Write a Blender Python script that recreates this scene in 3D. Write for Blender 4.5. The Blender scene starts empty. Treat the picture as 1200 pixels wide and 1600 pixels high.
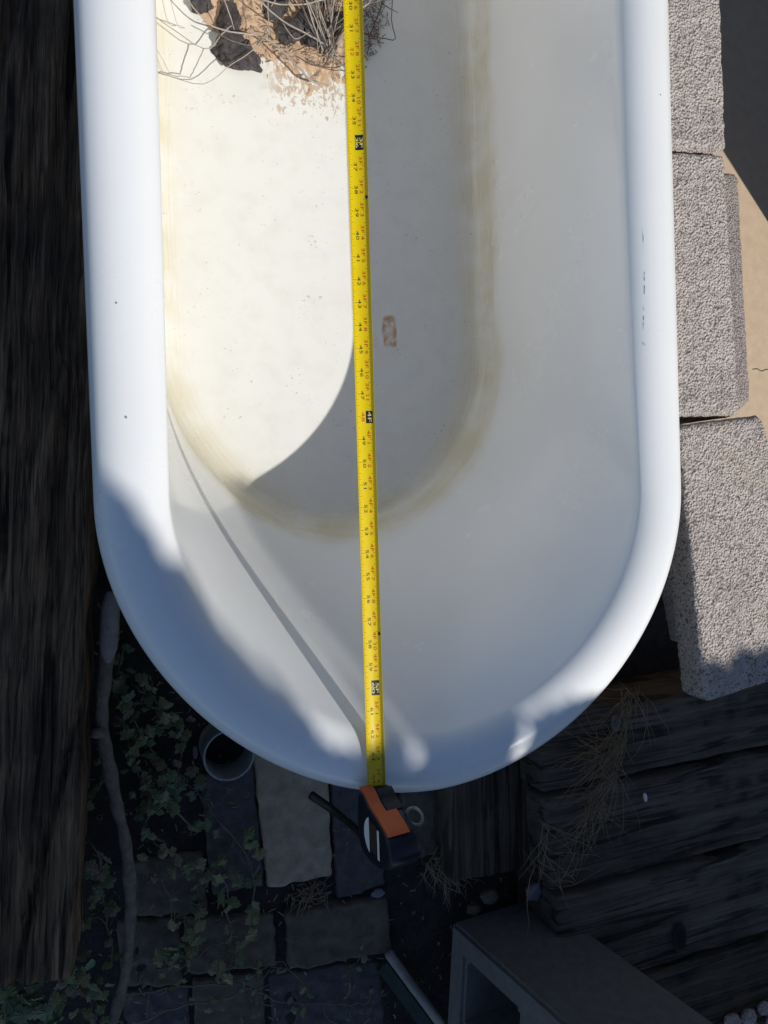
import bpy, bmesh, math, random
from mathutils import Vector, Matrix, noise
random.seed(7)
R = random.random
def U(a, b): return a + (b - a) * random.random()
SC = bpy.context.scene
COL = SC.collection

# ------------------------------------------------------------------ camera
FPX = 1150.0
TH, PH, RO = .3347, -.017, -.0338
CAM = Vector((-.3294, .0285, .768))
_r = Vector((math.cos(TH), 0, math.sin(TH))); _f = Vector((math.sin(TH), 0, -math.cos(TH))); _u = Vector((0, 1, 0))
_f, _u = _f * math.cos(PH) + _u * math.sin(PH), _u * math.cos(PH) - _f * math.sin(PH)
_r, _u = _r * math.cos(RO) + _u * math.sin(RO), _u * math.cos(RO) - _r * math.sin(RO)
cd = bpy.data.cameras.new('camera'); cam = bpy.data.objects.new('camera', cd); COL.objects.link(cam)
cam.matrix_world = Matrix(((_r.x, _u.x, -_f.x, CAM.x), (_r.y, _u.y, -_f.y, CAM.y), (_r.z, _u.z, -_f.z, CAM.z), (0, 0, 0, 1)))
cd.sensor_fit = 'VERTICAL'; cd.sensor_height = 36; cd.lens = FPX / 1600 * 36
cd.clip_start = .02; cd.clip_end = 500
SC.camera = cam

def at(x, y, z):
    """point of the place at height z that the photograph shows at pixel (x, y)"""
    d = _r * ((x - 600) / FPX) - _u * ((y - 800) / FPX) + _f
    return CAM + d * ((z - CAM.z) / d.z)

# ------------------------------------------------------------------ sky, sun, exposure
SUN = Vector((.60, -.70, 1.0))           # towards the sun
el = math.atan2(1, math.hypot(SUN.x, SUN.y)); az = math.atan2(SUN.x, SUN.y)
w = bpy.data.worlds.new("World"); SC.world = w; w.use_nodes = True
nt = w.node_tree; bg = nt.nodes['Background']
sky = nt.nodes.new('ShaderNodeTexSky'); sky.sky_type = 'NISHITA'; sky.sun_disc = False
sky.sun_elevation = el; sky.sun_rotation = az; sky.altitude = 1500; sky.dust_density = .25; sky.ozone_density = 2.4
nt.links.new(sky.outputs[0], bg.inputs[0]); bg.inputs[1].default_value = .088
ld = bpy.data.lights.new('sun', 'SUN'); ld.energy = 3.58; ld.angle = math.radians(.45); ld.color = (1, .972, .92)
lo = bpy.data.objects.new('sun', ld); COL.objects.link(lo)
lo.rotation_euler = (-SUN).to_track_quat('-Z', 'Y').to_euler()
SC.view_settings.view_transform = 'Standard'; SC.view_settings.look = 'None'
SC.cycles.diffuse_bounces = 10; SC.cycles.max_bounces = 14
SC.view_settings.exposure = 0; SC.view_settings.gamma = 1; SC.view_settings.use_curve_mapping = False

# ------------------------------------------------------------------ helpers
class Nodes:
    def __init__(s, m): s.m = m; s.t = m.node_tree; s.b = s.t.nodes['Principled BSDF']
    def n(s, k, **kw):
        o = s.t.nodes.new(k)
        for a, v in kw.items(): setattr(o, a, v)
        return o
    def l(s, a, b): s.t.links.new(a, b)
    def coord(s, scale=(1, 1, 1), rot=(0, 0, 0)):
        c = s.n('ShaderNodeTexCoord'); mp = s.n('ShaderNodeMapping')
        mp.inputs['Scale'].default_value = scale; mp.inputs['Rotation'].default_value = rot
        s.l(c.outputs['Object'], mp.inputs[0]); return mp.outputs[0]
    def noise(s, vec, scale, detail=6, rough=.6, dist=0):
        o = s.n('ShaderNodeTexNoise'); s.l(vec, o.inputs['Vector']); o.inputs['Scale'].default_value = scale
        o.inputs['Detail'].default_value = detail; o.inputs['Roughness'].default_value = rough; o.inputs['Distortion'].default_value = dist
        return o.outputs['Fac']
    def voro(s, vec, scale, feature='F1'):
        o = s.n('ShaderNodeTexVoronoi', feature=feature); s.l(vec, o.inputs['Vector']); o.inputs['Scale'].default_value = scale
        return o.outputs['Distance']
    def ramp(s, fac, stops):
        o = s.n('ShaderNodeValToRGB'); s.l(fac, o.inputs[0]); e = o.color_ramp.elements
        while len(e) < len(stops): e.new(.5)
        for i, (p, c) in enumerate(stops):
            e[i].position = p; e[i].color = (c, c, c, 1) if not isinstance(c, tuple) else (*c, 1)
        return o.outputs[0]
    def rng(s, v, a, b, c=0., d=1.):
        o = s.n('ShaderNodeMapRange', interpolation_type='SMOOTHSTEP'); s.l(v, o.inputs[0])
        for i, x in enumerate((a, b, c, d)): o.inputs[1 + i].default_value = x
        return o.outputs[0]
    def math(s, op, a, b=None):
        o = s.n('ShaderNodeMath', operation=op)
        for i, x in enumerate((a, b)):
            if x is None: continue
            if isinstance(x, (int, float)): o.inputs[i].default_value = x
            else: s.l(x, o.inputs[i])
        return o.outputs[0]
    def mix(s, f, a, b, mode='MIX'):
        o = s.n('ShaderNodeMix', data_type='RGBA', blend_type=mode)
        for i, x in ((0, f), (6, a), (7, b)):
            if isinstance(x, (int, float)): o.inputs[i].default_value = x
            elif isinstance(x, tuple): o.inputs[i].default_value = (*x, 1)
            else: s.l(x, o.inputs[i])
        return o.outputs[2]
    def bump(s, h, strength, dist):
        o = s.n('ShaderNodeBump'); s.l(h, o.inputs['Height']); o.inputs['Strength'].default_value = strength; o.inputs['Distance'].default_value = dist
        s.l(o.outputs[0], s.b.inputs['Normal']); return o
    def base(s, c): s.l(c, s.b.inputs['Base Color'])
def M(name, col=(.5, .5, .5), rough=.6, spec=.5, metal=0.):
    m = bpy.data.materials.new(name); m.use_nodes = True; k = Nodes(m)
    k.b.inputs['Base Color'].default_value = (*col, 1); k.b.inputs['Roughness'].default_value = rough
    k.b.inputs['Specular IOR Level'].default_value = spec; k.b.inputs['Metallic'].default_value = metal
    return k
def speckled(name, c1, c2, scale, rough=.7, bump=.3, dist=.002, spec=.3):
    k = M(name, c1, rough, spec); v = k.coord(); a = k.noise(v, scale); b = k.noise(v, scale * 7)
    f = k.math('ADD', k.math('MULTIPLY', a, .6), k.math('MULTIPLY', b, .4))
    k.base(k.ramp(f, [(.36, c1), (.64, c2)])); k.bump(f, bump, dist); return k.m

def add(name, me, mat=None, parent=None, label=None, cat=None, group=None, kind=None, loc=None, smooth=False):
    o = bpy.data.objects.new(name, me); COL.objects.link(o)
    if mat and me is not None and not me.materials: me.materials.append(mat)
    if me is not None and smooth: me.polygons.foreach_set('use_smooth', [True] * len(me.polygons))
    if parent: o.parent = parent
    if loc: o.location = loc
    for k, v in (('label', label), ('category', cat), ('group', group), ('kind', kind)):
        if v: o[k] = v
    return o
def pm(name, v, f):
    me = bpy.data.meshes.new(name); me.from_pydata([tuple(x) for x in v], [], f); me.update(); return me
class MB:
    def __init__(s): s.v = []; s.f = []
    def put(s, v, f):
        n = len(s.v); s.v += [tuple(x) for x in v]; s.f += [tuple(i + n for i in q) for q in f]; return s
    def tube(s, pts, rad, sides=6, cap=True):
        pts = [Vector(p) for p in pts]; n = len(pts); ring = []
        for i, p in enumerate(pts):
            t = (pts[min(i + 1, n - 1)] - pts[max(i - 1, 0)]).normalized()
            a = t.cross(Vector((.13, .21, 1))).normalized() if abs(t.z) < .95 else t.cross(Vector((1, 0, 0))).normalized()
            b = t.cross(a); r = rad[i] if isinstance(rad, (list, tuple)) else rad
            ring.append([p + (a * math.cos(k * 2 * math.pi / sides) + b * math.sin(k * 2 * math.pi / sides)) * r for k in range(sides)])
        v = [q for rr in ring for q in rr]; f = []
        for i in range(n - 1):
            for k in range(sides):
                k2 = (k + 1) % sides; f.append((i * sides + k, i * sides + k2, (i + 1) * sides + k2, (i + 1) * sides + k))
        if cap: f += [tuple(range(sides))[::-1], tuple((n - 1) * sides + k for k in range(sides))]
        return s.put(v, f)
    def box(s, a, b):
        x0, y0, z0 = a; x1, y1, z1 = b
        return s.put([(x0, y0, z0), (x1, y0, z0), (x1, y1, z0), (x0, y1, z0), (x0, y0, z1), (x1, y0, z1), (x1, y1, z1), (x0, y1, z1)],
                     [(3, 2, 1, 0), (4, 5, 6, 7), (0, 1, 5, 4), (1, 2, 6, 5), (2, 3, 7, 6), (3, 0, 4, 7)])
    def me(s, name): return pm(name, s.v, s.f)
def smooth_path(pts, sub=6):
    pts = [Vector(p) for p in pts]; P = [pts[0] * 2 - pts[1]] + pts + [pts[-1] * 2 - pts[-2]]; out = []
    for i in range(1, len(P) - 2):
        a, b, c, d = P[i - 1:i + 3]
        for k in range(sub):
            t = k / sub
            out.append(.5 * ((2 * b) + (c - a) * t + (2 * a - 5 * b + 4 * c - d) * t * t + (3 * b - a - 3 * c + d) * t ** 3))
    out.append(pts[-1]); return out
def N3(p, s): return noise.noise(Vector(p) * s)

def rbox(w, l, h, r, nx=8, ny=8, nz=4, rough=0., rs=60, warp=None, seed=0.):
    """rounded, slightly uneven box resting on z=0, as a mesh; warp maps each point"""
    bm = bmesh.new(); v = {}; 
    def vid(i, j, k):
        if (i, j, k) not in v:
            p = Vector(((i / nx - .5) * w, (j / ny - .5) * l, (k / nz - .5) * h))
            q = Vector((max(-w / 2 + r, min(w / 2 - r, p.x)), max(-l / 2 + r, min(l / 2 - r, p.y)), max(-h / 2 + r, min(h / 2 - r, p.z))))
            d = p - q
            if d.length > 1e-9: p = q + d.normalized() * min(d.length, r) if d.length > r else p
            if rough:
                s = Vector((seed, seed * 1.7, 0))
                p += Vector((noise.noise((p + s) * rs), noise.noise((p + s) * rs + Vector((9, 0, 0))), noise.noise((p + s) * rs + Vector((0, 9, 0))))) * rough
            p.z += h / 2
            v[(i, j, k)] = bm.verts.new(warp(p) if warp else p)
        return v[(i, j, k)]
    for i in range(nx):
        for j in range(ny):
            bm.faces.new([vid(i, j, 0), vid(i, j + 1, 0), vid(i + 1, j + 1, 0), vid(i + 1, j, 0)])
            bm.faces.new([vid(i, j, nz), vid(i + 1, j, nz), vid(i + 1, j + 1, nz), vid(i, j + 1, nz)])
    for i in range(nx):
        for k in range(nz):
            bm.faces.new([vid(i, 0, k), vid(i + 1, 0, k), vid(i + 1, 0, k + 1), vid(i, 0, k + 1)])
            bm.faces.new([vid(i, ny, k), vid(i, ny, k + 1), vid(i + 1, ny, k + 1), vid(i + 1, ny, k)])
    for j in range(ny):
        for k in range(nz):
            bm.faces.new([vid(0, j, k), vid(0, j, k + 1), vid(0, j + 1, k + 1), vid(0, j + 1, k)])
            bm.faces.new([vid(nx, j, k), vid(nx, j + 1, k), vid(nx, j + 1, k + 1), vid(nx, j, k + 1)])
    me = bpy.data.meshes.new('rbox'); bm.to_mesh(me); bm.free()
    me.polygons.foreach_set('use_smooth', [True] * len(me.polygons)); return me
def quad_box(px, ztop, h, r, xmin=-9., **kw):
    """uneven rounded block whose top has the four corners px (photo order: top left, top right, bottom right, bottom left)"""
    A, B, C_, D = [at(x, y, ztop) for x, y in px]
    A.x = max(A.x, xmin); D.x = max(D.x, xmin)
    w = ((B - A).length + (C_ - D).length) / 2; l = ((D - A).length + (C_ - B).length) / 2
    c = (A + B + C_ + D) / 4
    def warp(p):
        u = p.x / w + .5; t = .5 - p.y / l
        q = (A * (1 - u) + B * u) * (1 - t) + (D * (1 - u) + C_ * u) * t
        return Vector((q.x - c.x, q.y - c.y, p.z))
    me = rbox(w, l, h, r, warp=warp, **kw)
    return me, Vector((c.x, c.y, ztop - h))

GZ = -.45            # ground level; the tub rim is at 0

# ------------------------------------------------------------------ materials
def enamel():
    k = M('enamel', (.8, .8, .78), .2, .5)
    uv = k.n('ShaderNodeUVMap'); sep = k.n('ShaderNodeSeparateXYZ'); k.l(uv.outputs[0], sep.inputs[0])
    u, v = sep.outputs[0], sep.outputs[1]
    P = k.coord(); ps = k.n('ShaderNodeSeparateXYZ'); k.l(P, ps.inputs[0])
    # broad unevenness of old enamel
    col = k.mix(k.rng(k.noise(P, 5, 4), .35, .7), (.90, .90, .885), (.875, .875, .855))
    # yellow water line round the bottom fillet
    st = k.n('ShaderNodeCombineXYZ'); k.l(k.math('MULTIPLY', u, 2.), st.inputs[0]); k.l(k.math('MULTIPLY', v, 9.), st.inputs[1])
    streak = k.noise(st.outputs[0], 3., 5, .6); st2 = k.noise(P, 26, 5)
    vj = k.math('ADD', v, k.math('MULTIPLY', k.math('SUBTRACT', k.noise(P, 9, 3), .5), .16))
    band = k.math('MULTIPLY', k.rng(vj, 1.9, 2.02), k.rng(vj, 3.25, 2.75))
    bandf = k.math('MULTIPLY', band, k.rng(streak, .25, .75, .55, 1.))
    edge = k.math('MULTIPLY', k.rng(vj, 1.88, 2.04), k.rng(vj, 2.42, 2.1))
    bandf = k.math('MAXIMUM', bandf, k.math('MULTIPLY', edge, k.rng(st2, .2, .7, .35, .75)))
    col = k.mix(k.math('MULTIPLY', k.math('MULTIPLY', bandf, k.rng(k.noise(P, 11, 4), .32, .62, .5, 1.)), .95), col, (.68, .60, .40))
    # worn floor: chalky, dusty
    fl = k.rng(v, 2.5, 3.1); col = k.mix(k.math('MULTIPLY', fl, .85), col, (.765, .75, .69))
    col = k.mix(k.math('MULTIPLY', fl, k.rng(st2, .4, .75, 0, .5)), col, (.70, .675, .61))
    # fine dirt specks
    spn = k.noise(P, 170, 3, .55); gate = k.noise(P, 16, 4, .6)
    spk = k.math('MULTIPLY', k.rng(spn, .64, .70), k.rng(gate, .5, .66)); spk = k.math('MULTIPLY', spk, k.rng(v, 1.9, 2.5))
    col = k.mix(k.math('MULTIPLY', spk, .6), col, (.30, .20, .12))
    # silt left behind at the edge of the sand
    sm = k.coord((1, .55, 1), (0, 0, .35)); sn = k.noise(sm, 150, 6, .68, .6)
    prox = k.math('MULTIPLY', k.rng(ps.outputs[1], .60, .735), k.rng(v, 2.4, 2.9))
    thr = k.math('SUBTRACT', .70, k.math('MULTIPLY', prox, .24))
    df = k.math('SUBTRACT', sn, thr)
    silt = k.math('MULTIPLY', k.rng(df, 0, .03), k.rng(prox, .02, .2)); silt = k.math('MULTIPLY', silt, k.rng(ps.outputs[0], -.11, -.06))
    silt = k.math('MULTIPLY', silt, k.rng(ps.outputs[0], .05, .02))
    col = k.mix(k.math('MULTIPLY', silt, .75), col, (.47, .31, .18))
    # two rust marks (a rectangle's outline, a spot)
    for (px, py, hw, hh, s, ring) in ((611, 519, .0125, .028, 1., True), (590, 52, .0035, .006, 1., False), (573, 190, .004, .007, .5, False)):
        c = at(px, py, -.418)
        dx = k.math('DIVIDE', k.math('ABSOLUTE', k.math('SUBTRACT', ps.outputs[0], c.x)), hw)
        dy = k.math('DIVIDE', k.math('ABSOLUTE', k.math('SUBTRACT', ps.outputs[1], c.y)), hh)
        d = k.math('ADD', k.math('MAXIMUM', dx, dy), k.math('MULTIPLY', k.math('SUBTRACT', st2, .5), 1.5))
        f = k.rng(d, 1.1, .75)
        if ring: f = k.math('MULTIPLY', f, k.rng(d, .1, .85, .42, 1.))
        f = k.math('MULTIPLY', f, k.rng(k.noise(P, 90, 4), .35, .6, .25, 1.))
        col = k.mix(k.math('MULTIPLY', k.math('MULTIPLY', f, k.rng(v, 2.5, 3)), .85 * s), col, (.50, .215, .04))
    k.base(col)
    rg = k.math('ADD', k.rng(fl, 0, 1, .16, .45), k.rng(k.noise(P, 7, 5), .35, .7, 0, .14)); k.l(rg, k.b.inputs['Roughness'])
    k.bump(k.noise(P, 14, 2), .04, .003)
    return k.m
def concrete(name, c1, c2, pore):
    k = M(name, c1, .93, .2); P = k.coord()
    big = k.noise(P, 11, 4); sml = k.noise(P, 210 * pore, 3, .65); vo = k.voro(P, 190 * pore)
    vw = k.rng(vo, .12, .75); pit = k.rng(k.noise(P, 95 * pore, 4, .7), .30, .52)
    h = k.math('ADD', k.math('MULTIPLY', k.math('SUBTRACT', 1., vw), .55), k.math('MULTIPLY', sml, .55)); h = k.math('MULTIPLY', h, k.math('ADD', k.math('MULTIPLY', pit, .7), .3))
    col = k.mix(k.rng(big, .3, .7), c1, c2)
    col = k.mix(k.rng(sml, .45, .75, 0, .45), col, (.72, .66, .60)); col = k.mix(k.rng(h, .36, .16, 0, .8), col, (.085, .075, .07))
    hole = k.rng(k.voro(P, 70 * pore), .16, .08); hole = k.math('MULTIPLY', hole, k.rng(k.noise(P, 20, 3), .5, .62))
    stn = k.rng(k.noise(P, 6.5, 5, .65), .5, .7); col = k.mix(k.math('MULTIPLY', stn, .38), col, (.50, .40, .29))
    drk = k.rng(k.noise(k.coord((1, 1, 1), (.5, .3, 1)), 9, 5, .7), .55, .75); col = k.mix(k.math('MULTIPLY', drk, .4), col, (.22, .19, .18))
    col = k.mix(k.math('MULTIPLY', hole, .9), col, (.04, .035, .032)); h = k.math('SUBTRACT', h, hole)
    k.base(col); k.bump(h, 1., .0042); return k.m
def wood(name, c1, c2, axis_rot, sc=1., b=.6, crkf=1., con=1.):
    """weathered timber, grain along the object's own y"""
    k = M(name, c1, .9, .2); Q = k.coord()
    wob = k.noise(Q, 6, 3)
    def stretched(sx, sy):
        P = k.coord((sx * sc, sy * sc, sx * sc * .3), (0, 0, axis_rot)); o = k.n('ShaderNodeVectorMath', operation='ADD'); k.l(P, o.inputs[0])
        cb_ = k.n('ShaderNodeCombineXYZ'); k.l(k.math('MULTIPLY', wob, sx * .010), cb_.inputs[0]); k.l(cb_.outputs[0], o.inputs[1]); return o.outputs[0]
    g = k.noise(stretched(30, 1.8), 1., 5, .6); g2 = k.noise(stretched(150, 5), 1., 5, .65); g3 = k.noise(stretched(420, 22), 1., 3, .6); big = k.noise(Q, 8, 5)
    crk = k.math('ABSOLUTE', k.math('SUBTRACT', k.noise(stretched(22, .9), 1., 3, .5), .5))          # long drying splits
    crk2 = k.math('ABSOLUTE', k.math('SUBTRACT', k.noise(stretched(60, 2.6), 1., 3, .55), .48))
    f = k.math('ADD', k.math('MULTIPLY', g, .4), k.math('ADD', k.math('MULTIPLY', g2, .4), k.math('MULTIPLY', g3, .2)))
    col = k.ramp(f, [(.48 - .10 * con, tuple(x * .25 for x in c1)), (.48, c1), (.48 + .12 * con, c2)])
    col = k.mix(k.rng(big, .40, .66, 0, .72), col, k.mix(.6, col, (.018, .016, .017)))
    c = k.math('MAXIMUM', k.rng(crk, .024, .008), k.math('MULTIPLY', k.rng(crk2, .016, .004), .5)); c = k.math('MULTIPLY', c, k.math('MULTIPLY', k.rng(k.noise(Q, 9, 3), .34, .5), crkf))
    col = k.mix(k.math('MULTIPLY', c, .82), col, (.004, .004, .004))
    k.base(col); k.bump(k.math('SUBTRACT', f, k.math('MULTIPLY', c, .6)), b, .014); return k.m
m_enamel = enamel()
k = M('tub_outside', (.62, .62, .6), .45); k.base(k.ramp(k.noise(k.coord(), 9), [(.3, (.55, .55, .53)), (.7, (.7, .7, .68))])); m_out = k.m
m_blk = concrete('block_concrete', (.55, .475, .43), (.66, .58, .52), 1.4)
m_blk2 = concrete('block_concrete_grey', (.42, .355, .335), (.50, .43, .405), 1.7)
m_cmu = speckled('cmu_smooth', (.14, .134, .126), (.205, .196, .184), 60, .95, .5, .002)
m_pav = speckled('paver_grey', (.35, .265, .185), (.54, .425, .305), 55, .92, .9, .002)
m_pavb = speckled('paver_slate', (.072, .066, .066), (.135, .122, .12), 70, .9, .4, .002)
m_pavd = speckled('paver_dark', (.105, .082, .062), (.185, .147, .115), 55, .92, .9, .002)
m_slab = speckled('slab_tan', (.53, .395, .265), (.63, .48, .335), 45, .95, .25, .0015)
m_soil = speckled('soil', (.022, .019, .018), (.065, .055, .048), 28, .98, .9, .012)
m_sand = speckled('sand', (.44, .29, .185), (.62, .44, .30), 150, .97, .6, .0012)
m_rock = speckled('lava_rock', (.030, .027, .028), (.115, .10, .098), 110, .8, .8, .004)
m_tie = wood('tie_wood', (.135, .083, .048), (.36, .222, .128), -.09, 1., .9)
m_tie2 = wood('tie_wood_grey', (.125, .10, .08), (.23, .185, .148), 0., 1., .5, .8, 1.7)
m_tie3 = wood('tie_wood_brown', (.085, .064, .045), (.16, .122, .088), 0., 1., .5, .7, 1.6)
m_twig = speckled('twig_grey', (.27, .225, .19), (.50, .44, .38), 120, .85, .3, .001)
m_twigd = speckled('twig_dark', (.10, .08, .07), (.24, .19, .16), 120, .85, .3, .001)
m_stick = speckled('stick_bark', (.13, .10, .075), (.30, .235, .18), 60, .85, .9, .006)
m_stickend = speckled('stick_weathered', (.24, .20, .18), (.40, .35, .31), 50, .8, .4, .001)
m_leafs = [speckled('vine_leaf_%s' % n, a, b, 90, .6, .2, .001) for n, a, b in
           (('green', (.14, .17, .075), (.23, .265, .12)), ('olive', (.22, .205, .10), (.34, .305, .16)), ('dry', (.20, .15, .10), (.28, .21, .145)), ('blue', (.12, .155, .085), (.20, .25, .14)))]
m_stem = speckled('vine_stem', (.16, .115, .085), (.30, .22, .165), 80, .8, .2, .001)
m_straw = speckled('straw', (.20, .14, .085), (.36, .26, .155), 70, .85, .2, .001)
m_pvc = speckled('pvc', (.30, .295, .28), (.42, .41, .39), 30, .5, .1, .001)
m_steel = speckled('pole_metal', (.22, .20, .19), (.34, .31, .29), 40, .5, .2, .001)
m_rail = speckled('rail_green', (.028, .042, .035), (.05, .068, .058), 40, .6, .2, .001)
m_black = M('case_black', (.012, .012, .013), .45).m
m_rub = speckled('case_rubber', (.010, .013, .020), (.016, .020, .030), 60, .33, .15, .001)
m_orange = speckled('button_orange', (.50, .105, .035), (.58, .135, .05), 40, .5, .1, .001)
m_white = M('label_white', (.86, .85, .80), .25).m
m_brownlab = M('label_brown', (.06, .04, .03), .4).m
m_yel = speckled('tape_yellow', (.80, .58, .003), (.84, .62, .004), 30, .38, .03, .0005, .4)
m_ink = M('ink_black', (.012, .012, .012), .5).m
m_red = M('ink_red', (.62, .06, .008), .5).m
m_pale = M('ink_pale', (.8, .72, .35), .5).m
m_caster_leaf = speckled('caster_leaf', (.035, .06, .022), (.07, .11, .04), 8, .6, .1, .001)
m_caster_bark = speckled('caster_bark', (.06, .045, .035), (.12, .09, .07), 20, .9, .5, .004)
m_stucco = speckled('stucco', (.13, .105, .085), (.18, .15, .12), 30, .95, .5, .003)
m_scrap = speckled('pale_stone', (.16, .16, .18), (.24, .24, .27), 60, .9, .4, .001)
m_wall2 = speckled('fence_boards', (.10, .075, .055), (.17, .13, .095), 20, .9, .4, .003)

# ------------------------------------------------------------------ ground
g = MB(); n = 60
ext = [-.9 + 2.4 * i / n for i in range(n + 1)]; eyt = [-1.35 + 2.6 * i / n for i in range(n + 1)]
gx = [-60, -12, -3] + ext + [3, 12, 60]; gy = [-60, -12, -3] + eyt + [3, 12, 60]
vv = [(x, y, GZ - .012 + (.010 * noise.fractal(Vector((x * 14, y * 14, 3)), 1, 2, 4) if abs(x) < 2 and abs(y) < 2 else 0)) for y in gy for x in gx]
W_ = len(gx)
g.put(vv, [(j * W_ + i, j * W_ + i + 1, (j + 1) * W_ + i + 1, (j + 1) * W_ + i) for j in range(len(gy) - 1) for i in range(W_ - 1)])
add('ground', g.me('ground'), m_soil, kind='structure', smooth=True)
s = MB().box((.50, .10, GZ - .06), (6.5, 7.5, GZ + .004)); add('concrete_slab', s.me('slab'), m_slab, kind='structure')
# hairline crack in the slab by the blocks
ck = MB(); cp = [at(1176, 577, GZ + .0045), at(1183, 576, GZ + .0045), at(1190, 580, GZ + .0045), at(1198, 577, GZ + .0045), at(1215, 582, GZ + .0045)]
for a, b in zip(cp, cp[1:]):
    n_ = (b - a).cross(Vector((0, 0, 1))).normalized() * .0009
    ck.put([a - n_, b - n_, b + n_, a + n_], [(0, 1, 2, 3)])
o = add('slab_crack', ck.me('crack'), m_soil, parent=bpy.data.objects['concrete_slab'])

# ------------------------------------------------------------------ bathtub
def near_far(W, Y0, Le, nn, Yf, Lf, nf):
    pts = []
    NA, NS, NF = 150, 46, 60
    for i in range(NA + 1):
        t = math.pi * i / NA; c_, s_ = math.cos(t), math.sin(t)
        pts.append((W * math.copysign(abs(c_) ** (2 / nn), c_), Y0 - Le * abs(s_) ** (2 / nn)))
    for i in range(1, NS): pts.append((-W, Y0 + (Yf - Y0) * i / NS))
    for i in range(NF + 1):
        t = math.pi * (1 - i / NF); c_, s_ = math.cos(t), math.sin(t)
        pts.append((W * math.copysign(abs(c_) ** (2 / nf), c_), Yf + Lf * abs(s_) ** (2 / nf)))
    for i in range(1, NS): pts.append((W, Yf + (Y0 - Yf) * i / NS))
    return [Vector((a, b, 0)) for a, b in pts]
RW, RY, RL, RN, RR = .3619, .0331, .3475, 1.8889, .040
RH, RE = .034, .94      # height of the roll, squareness of its section
def roll(a):
    c_, s_ = math.cos(a), math.sin(a)
    return RR * math.copysign(abs(c_) ** RE, c_), -RH + RH * math.copysign(abs(s_) ** RE, s_)
rim = near_far(RW, RY, RL, RN, 1.12, .18, 3.2)
L_ = len(rim)
nrm = []
for i in range(L_):
    t = rim[(i + 1) % L_] - rim[i - 1]; nrm.append(Vector((-t.y, t.x, 0)).normalized() * -1 if False else Vector((t.y, -t.x, 0)).normalized())
if nrm[75].y > 0: nrm = [-x for x in nrm]
ringo = near_far(.281, .2792, .307, 1.9214, 1.00, .20, 2.8)
ZR, ZF, FR = -.372, -.422, .058
rows = []     # (points, v)
def gfun(q): return q + .13 * math.sin(math.pi * q) * (1 - q)
def inset(d, z): return [rim[i] - nrm[i] * d + Vector((0, 0, z)) for i in range(L_)]
AE = []
for i in range(L_):                                  # where the roll passes into the wall, by the wall's slope
    S = max(0, (rim[i] - nrm[i] * 2 * RR - ringo[i]).length - .01) * 1.35 / (-ZR - RH)
    AE.append(math.pi - math.atan(S * RH / RR) * .92)
A0 = [rim[i] - nrm[i] * (RR - roll(AE[i])[0]) + Vector((0, 0, roll(AE[i])[1])) for i in range(L_)]
for j in range(41):                                  # rolled rim: under the lip, over the crest, into the bath
    q = j / 40; ro_ = [roll(math.radians(-75) * (1 - q) + AE[i] * q) for i in range(L_)]
    rows.append(([rim[i] - nrm[i] * (RR - ro_[i][0]) + Vector((0, 0, ro_[i][1])) for i in range(L_)], q))
for j in range(1, 29):
    q = j / 28; gq = gfun(q)
    rows.append(([Vector((A0[i].x + (ringo[i].x - A0[i].x) * gq, A0[i].y + (ringo[i].y - A0[i].y) * gq, A0[i].z + (ZR - A0[i].z) * q)) for i in range(L_)], 1 + q))
rn = []
for i in range(L_):
    t = ringo[(i + 1) % L_] - ringo[i - 1]; x = Vector((t.y, -t.x, 0)).normalized(); rn.append(x if x.dot(nrm[i]) > 0 else -x)
FB = []                                              # the fillet runs on from the wall's slope into the floor
for i in range(L_):
    wd = ringo[i] - Vector((A0[i].x, A0[i].y, 0)); wd = wd / (A0[i].z - ZR); h_ = ZR - ZF
    b0 = ringo[i] + Vector((0, 0, ZR)); b1 = ringo[i] + wd * h_ * .35 + Vector((0, 0, ZF)); b2 = b1 - rn[i] * FR
    FB.append((b0, b1, b2))
for j in range(1, 15):
    t = j / 14
    rows.append(([b0 * (1 - t) ** 2 + b1 * 2 * t * (1 - t) + b2 * t * t for b0, b1, b2 in FB], 2 + t))
fl = rows[-1][0]
for j in range(1, 14):
    q = j / 13
    rows.append(([Vector((p.x * (1 - q), p.y + (max(.24, min(.98, p.y)) - p.y) * q, p.z - .004 * q)) for p in fl], 3 + q))
bm = bmesh.new(); uvl = bm.loops.layers.uv.new('UVMap')
grid = [[bm.verts.new(p) for p in r] for r, _ in rows]
ul = [0.]
for i in range(L_): ul.append(ul[-1] + (rim[(i + 1) % L_] - rim[i]).length)
for j in range(len(rows) - 1):
    for i in range(L_):
        i2 = (i + 1) % L_
        f = bm.faces.new([grid[j][i], grid[j + 1][i], grid[j + 1][i2], grid[j][i2]])
        for lp, (uu, vv_) in zip(f.loops, ((ul[i], rows[j][1]), (ul[i], rows[j + 1][1]), (ul[i + 1], rows[j + 1][1]), (ul[i + 1], rows[j][1]))): lp[uvl].uv = (uu, vv_)
f = None
bmesh.ops.remove_doubles(bm, verts=[v for v in grid[-1]], dist=.0015)
me = bpy.data.meshes.new('tub_basin'); bm.normal_update(); bm.to_mesh(me); bm.free()
tub = add('bathtub', None, label='white roll-rim enamel bathtub with sand and dead twigs lying in it', cat='bathtub')
basin = add('basin', me, m_enamel, tub, smooth=True)
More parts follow.
